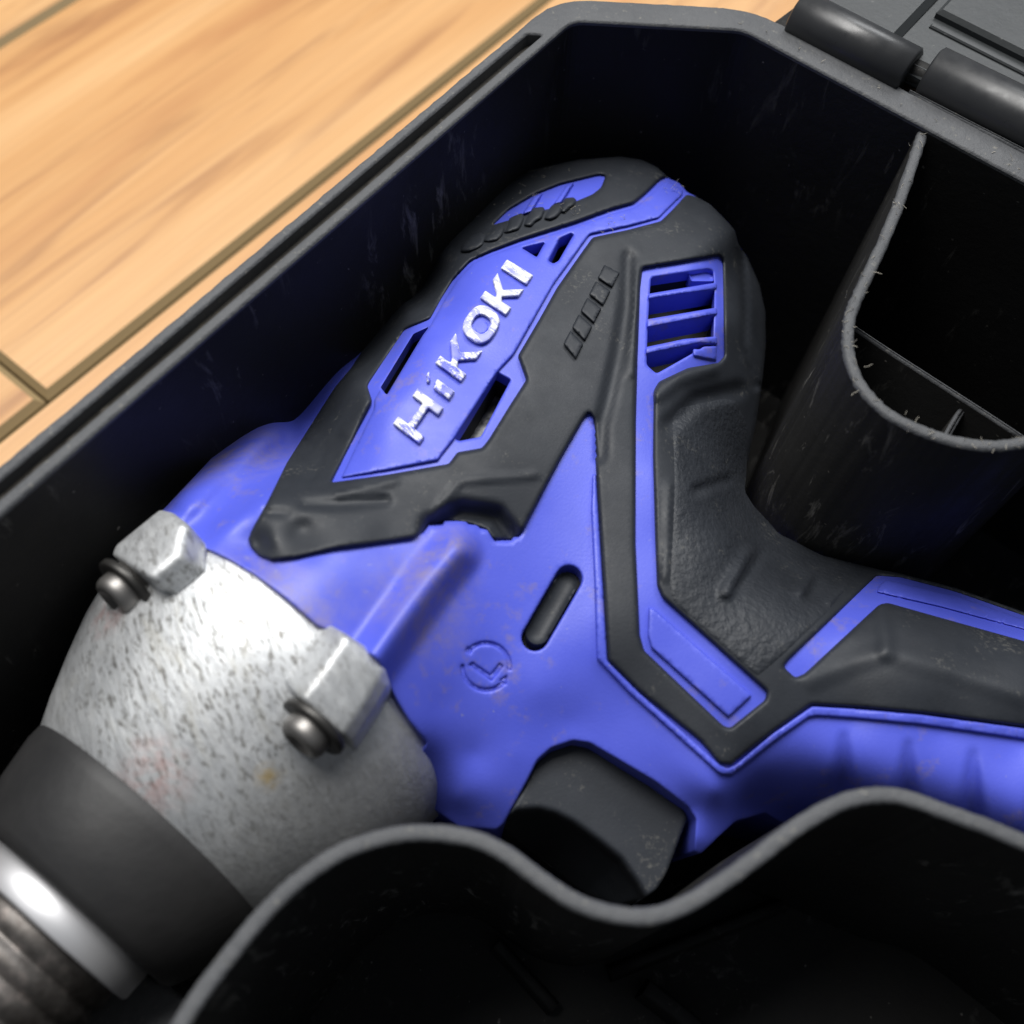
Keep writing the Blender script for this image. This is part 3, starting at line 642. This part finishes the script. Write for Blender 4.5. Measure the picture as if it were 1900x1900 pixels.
# raised blue field on lower end of the spine strip and stripe on handle
patch('blue_inlay', X('G', (960, 870), (1000, 890), (1570, 1395), (1430, 1525), (975, 1115), (955, 1040)), [BLUE], tool, ZB, off=1.1, bev=4, e0=.2, grid=9, rnd=4, depth=1.)
patch('handle_stripe', X('I', (1050, 430), (1090, 395), (1500, 490), (1900, 630))+[(2050, 1198), (2050, 1222)]+X('I', (1900, 690), (1400, 555), (1030, 470)), [BLUE], tool, ZB, off=1.2, bev=4, e0=.2, grid=9, rnd=4, depth=1.)
# louvres in the side vent
lou = [((1116, 935), (1520, 868), (1524, 905), (1116, 968)), ((1108, 1085), (1520, 1015), (1526, 1055), (1108, 1135)), ((1102, 1248), (1330, 1200), (1520, 1185), (1526, 1235), (1420, 1225), (1102, 1290))]
for l_ in lou: patch('vent_slat', X('B', *l_), [BLUE], tool, ZB, off=.9, bev=4, e0=.3, grid=7, rnd=4, depth=4.5)
patch('vent_corner', X('B', (1350, 800), (1480, 782), (1500, 800), (1500, 860), (1370, 860)), [BLUE], tool, ZB, off=-1.2, bev=3, e0=.5, grid=7, rnd=3, depth=3)
patch('vent_corner', X('B', (1380, 1258), (1420, 1262), (1440, 1245), (1520, 1240), (1520, 1330), (1380, 1300)), [BLUE], tool, ZB, off=.8, bev=4, e0=.4, grid=7, rnd=4, depth=4)
# back vent: slats and rubber fins
for l_ in (((372, 472), (440, 365), (500, 338), (430, 455)), ((556, 412), (636, 296), (684, 280), (606, 402))): patch('vent_slat', X('B', *l_), [BLUE], tool, ZB, off=1.6, bev=4, e0=.3, grid=7, rnd=3, depth=2)
for (cx, cy, sc_) in ((95, 640, 1.15), (215, 585, 1.0), (335, 532, 1.0), (455, 488, 1.0), (570, 455, 1.0), (650, 420, .8)):
    q = [(-75, 48), (-62, 8), (-18, -48), (38, -66), (62, -40), (52, 6), (20, 30), (-30, 52)]
    patch('rubber_fin', X('B', *[(cx+(x_+rng.normal()*5)*sc_, cy+(y_+rng.normal()*5)*sc_) for x_, y_ in q]), [RUBBER], tool, ZB, off=2.6, bev=11, e0=.3, grid=6, rnd=5, depth=2)
# moulded rib pads beside the logo
ra0, ra1 = np.array([612., 1235.]), np.array([862., 752.]); rb0, rb1 = np.array([690., 1330.]), np.array([958., 805.])
for k in range(5):
    t0, t1 = k/5+.012, (k+1)/5-.012
    sl = .06
    q = [ra0+(ra1-ra0)*t0, ra0+(ra1-ra0)*t1, rb0+(rb1-rb0)*(t1-sl*0), rb0+(rb1-rb0)*t0]
    patch('rib_pad', X('B', *[tuple(p) for p in q]), [RUBBER], tool, ZB, off=2.2, bev=4, e0=.5, grid=7, rnd=4, depth=.9, rings=(.5, 1.))
# oblong rubber stud
patch('rubber_stud', [tuple(np.array(mc2)+(np.array(p)-mc2)*.84) for mc2 in [np.mean(pill, 0)] for p in pill], [RUBBER], tool, ZB, off=-.4, bev=20, e0=-1.6, grid=5, rnd=0, depth=3)
# trigger
TRG = X('J', (700, 700), (820, 655), (950, 645), (1050, 672), (1150, 722), (1300, 830), (1430, 935), (1530, 1080), (1575, 1160), (1600, 1260))
tzp = np.array(TRG+[(1150, 1900), (600, 1900), (600, 1500)])
def TZ(u, v):
    P = np.c_[np.ravel(u), np.ravel(v)]; z = -31-.010*(P[:, 0]-1040)-.012*(P[:, 1]-1400)
    d_ = segdist(P, np.array(TRG[:-1]), np.array(TRG[1:])); i_ = inside(P, tzp); q = np.clip(d_/60, 0, 1.6)
    z = z-np.where(i_, 3.5*np.clip(d_/10, 0, 1)**1.5+15*q**.9, 0)-np.where(~i_, 1.0*np.clip(1-d_/12, 0, 1)**2, 0)+0*z
    return z-np.where(i_, 1.0, 0)
trig = X('J', (735, 735), (800, 628), (880, 478), (940, 357), (1020, 288), (1150, 242), (1250, 257), (1400, 345), (1640, 488), (1800, 625), (1822, 690), (1700, 1010), (1640, 1110), (1570, 1160), (1400, 1200), (1200, 1120), (1000, 960), (800, 800))
patch('trigger', trig, [RUBBER], tool, TZ, off=.4, bev=6, e0=0, grid=5, rnd=6, bottom=-66, shrink=.02)

# ---- foot of the handle (just outside the photograph)
hb = at(2085, 1400, -42); hs_, ht_ = (hb-O)@N, (hb-O)@T; V = []; Fc = []; nn = 32
secs = [(-6, 17, 14), (0, 19, 16), (8, 27, 20), (14, 34, 24), (17, 36, 26), (40, 36, 26), (43, 33, 23)]
for dt, ha, hu in secs:
    for k in range(nn):
        c_, s_ = math.cos(2*math.pi*k/nn), math.sin(2*math.pi*k/nn)
        V.append(O+T*(ht_+dt)+N*(hs_+ha*math.copysign(abs(c_)**.5, c_))+U*(hu*math.copysign(abs(s_)**.5, s_)-2))
for k in range(len(secs)-1):
    for i in range(nn): j = (i+1) % nn; Fc.append((k*nn+i, k*nn+j, (k+1)*nn+j, (k+1)*nn+i))
Fc += [tuple(range(nn))[::-1], tuple(range((len(secs)-1)*nn, len(secs)*nn))]
mesh_obj('handle_foot', V, Fc, RUBBER, tool)
# ---- nose: cover, ring, sleeve, screws
lathe('nose_cover', [(-7.2, 20.6), (-7.4, 21.5), (-8.0, 21.9), (-10, 21.8), (-16, 20.4), (-20.4, 18.4), (-21.6, 17.6), (-22, 16.8), (-22, 11)], BOOT, tool, 112, FR, cap=False)
lathe('nose_ring', [(-21.8, 11), (-21.8, 13.8), (-22.2, 14.2), (-26.0, 14.2), (-26.4, 13.8), (-26.4, 10)], RINGM, tool, 96, FR)
pr = [(-26.2, 10), (-26.2, 12.2)]
for k in range(8):
    s_ = -27-k*3.4; pr += [(s_, 12.4), (s_-2.0, 12.4), (s_-2.4, 11.8), (s_-3.0, 11.8)]
lathe('bit_sleeve', pr+[(-56, 11.4), (-56, 4)], STEEL, tool, 72, FR)
def inflated(dR):
    def f(u, v):
        global Rf
        o_ = Rf; Rf = lambda s_: o_(s_)+dR
        z = lathe_z(u, v); Rf = o_; return z
    return f
patch('screw_lug', [(519, 1261), (548, 1222), (588, 1164), (614, 1160), (648, 1180), (706, 1217), (724, 1268), (700, 1312), (654, 1380), (600, 1336)], [ALU], hc, inflated(4.2), off=.7, bev=9, e0=0, grid=6, rnd=6, depth=10,
      feats=[ridge([(519, 1261), (548, 1222), (588, 1164)], 64, -4.6), ridge([(724, 1268), (700, 1312), (654, 1380)], 30, -1.2)])
patch('screw_lug', [(209, 1030), (216, 1012), (297, 946), (322, 952), (352, 975), (386, 1015), (384, 1058), (326, 1106), (262, 1064)], [ALU], hc, inflated(4.0), off=.7, bev=9, e0=0, grid=6, rnd=6, depth=12,
      feats=[ridge([(392, 1008), (388, 1060), (330, 1110)], 70, -4.9)])
def screw(u, v, z, sh):
    c_ = at(u, v, z)-N*sh; fr = (c_, -N, T, U)
    w_ = lathe('screw', [(-3, .2), (-3, 3.3), (1.6, 3.4), (2.3, 3.2), (2.7, 2.8), (2.9, 2.1), (2.2, 1.7), (2.2, .1)], SCREW, hc, 40, fr)
    lathe('washer', [(-.9, 3.0), (-.9, 4.8), (-.7, 5.0), (.1, 5.0), (.3, 4.8), (.3, 3.0)], WASHER, hc, 44, fr, cap=False)
screw(600, 1328, -11.4, 2.2); screw(256, 1072, -13.0, 2.2)
# ------------------------------------------------------------------ lint and dust caught on the edges
def hairs():
    V = []; Fc = []
    def tube(P, r):
        P = np.asarray(P, float); b_ = len(V)
        for i, p in enumerate(P):
            t = P[min(i+1, len(P)-1)]-P[max(i-1, 0)]; t /= np.linalg.norm(t)+1e-9; a = np.cross(t, (0.3, .2, .9)); a /= np.linalg.norm(a)+1e-9; c_ = np.cross(t, a)
            for k in range(3): V.append(p+r*(math.cos(2.094*k)*a+math.sin(2.094*k)*c_))
        for i in range(len(P)-1):
            for k in range(3): j = (k+1) % 3; Fc.append((b_+i*3+k, b_+i*3+j, b_+(i+1)*3+j, b_+(i+1)*3+k))
    def hair(p, L, r=.06, lift=.5):
        d_ = rng.normal(size=3); d_[2] = abs(d_[2])*lift; d_ /= np.linalg.norm(d_); P = [np.array(p, float)]
        for i in range(5): d_ = d_+rng.normal(size=3)*.35; d_ /= np.linalg.norm(d_); P.append(P[-1]+d_*L/5)
        tube(P, r)
    for i in range(70): k = rng.integers(2, len(pxy)-30); hair((*(pxy[k]+rng.normal(size=2)*.7), -.9), rng.uniform(.6, 2.0), .05)
    for (u, v, s_) in ((940, 400, 26), (985, 365, 14), (1250, 352, 10), (1000, 320, 22), (1135, 405, 24), (1060, 385, 14)):
        for i in range(10):
            uu, vv = u+rng.normal()*s_, v+rng.normal()*s_*.5; z = ZB(np.array([uu]), np.array([vv]))[0]+1.7; hair(at(uu, vv, z), rng.uniform(.4, 1.6), .035, .3)
    for i in range(24):
        t = rng.uniform(0, 95); p = p2+dB*t+np.array([rng.normal(), rng.normal()])*.8+nB*2; hair((*p, .5), rng.uniform(.5, 1.6), .05)
    mesh_obj('lint', V, Fc, DUST, None, kind='stuff', label='pale lint and dust fibres clinging to the case edges and tool', cat='lint')
hairs()
# parts were laid out in world millimetres: keep them in place under their empties
for o in list(bpy.data.objects):
    p = o.parent
    if p is tool: o.matrix_parent_inverse = tool_inv
    elif p is floor and o.name.startswith('underlay'): pass
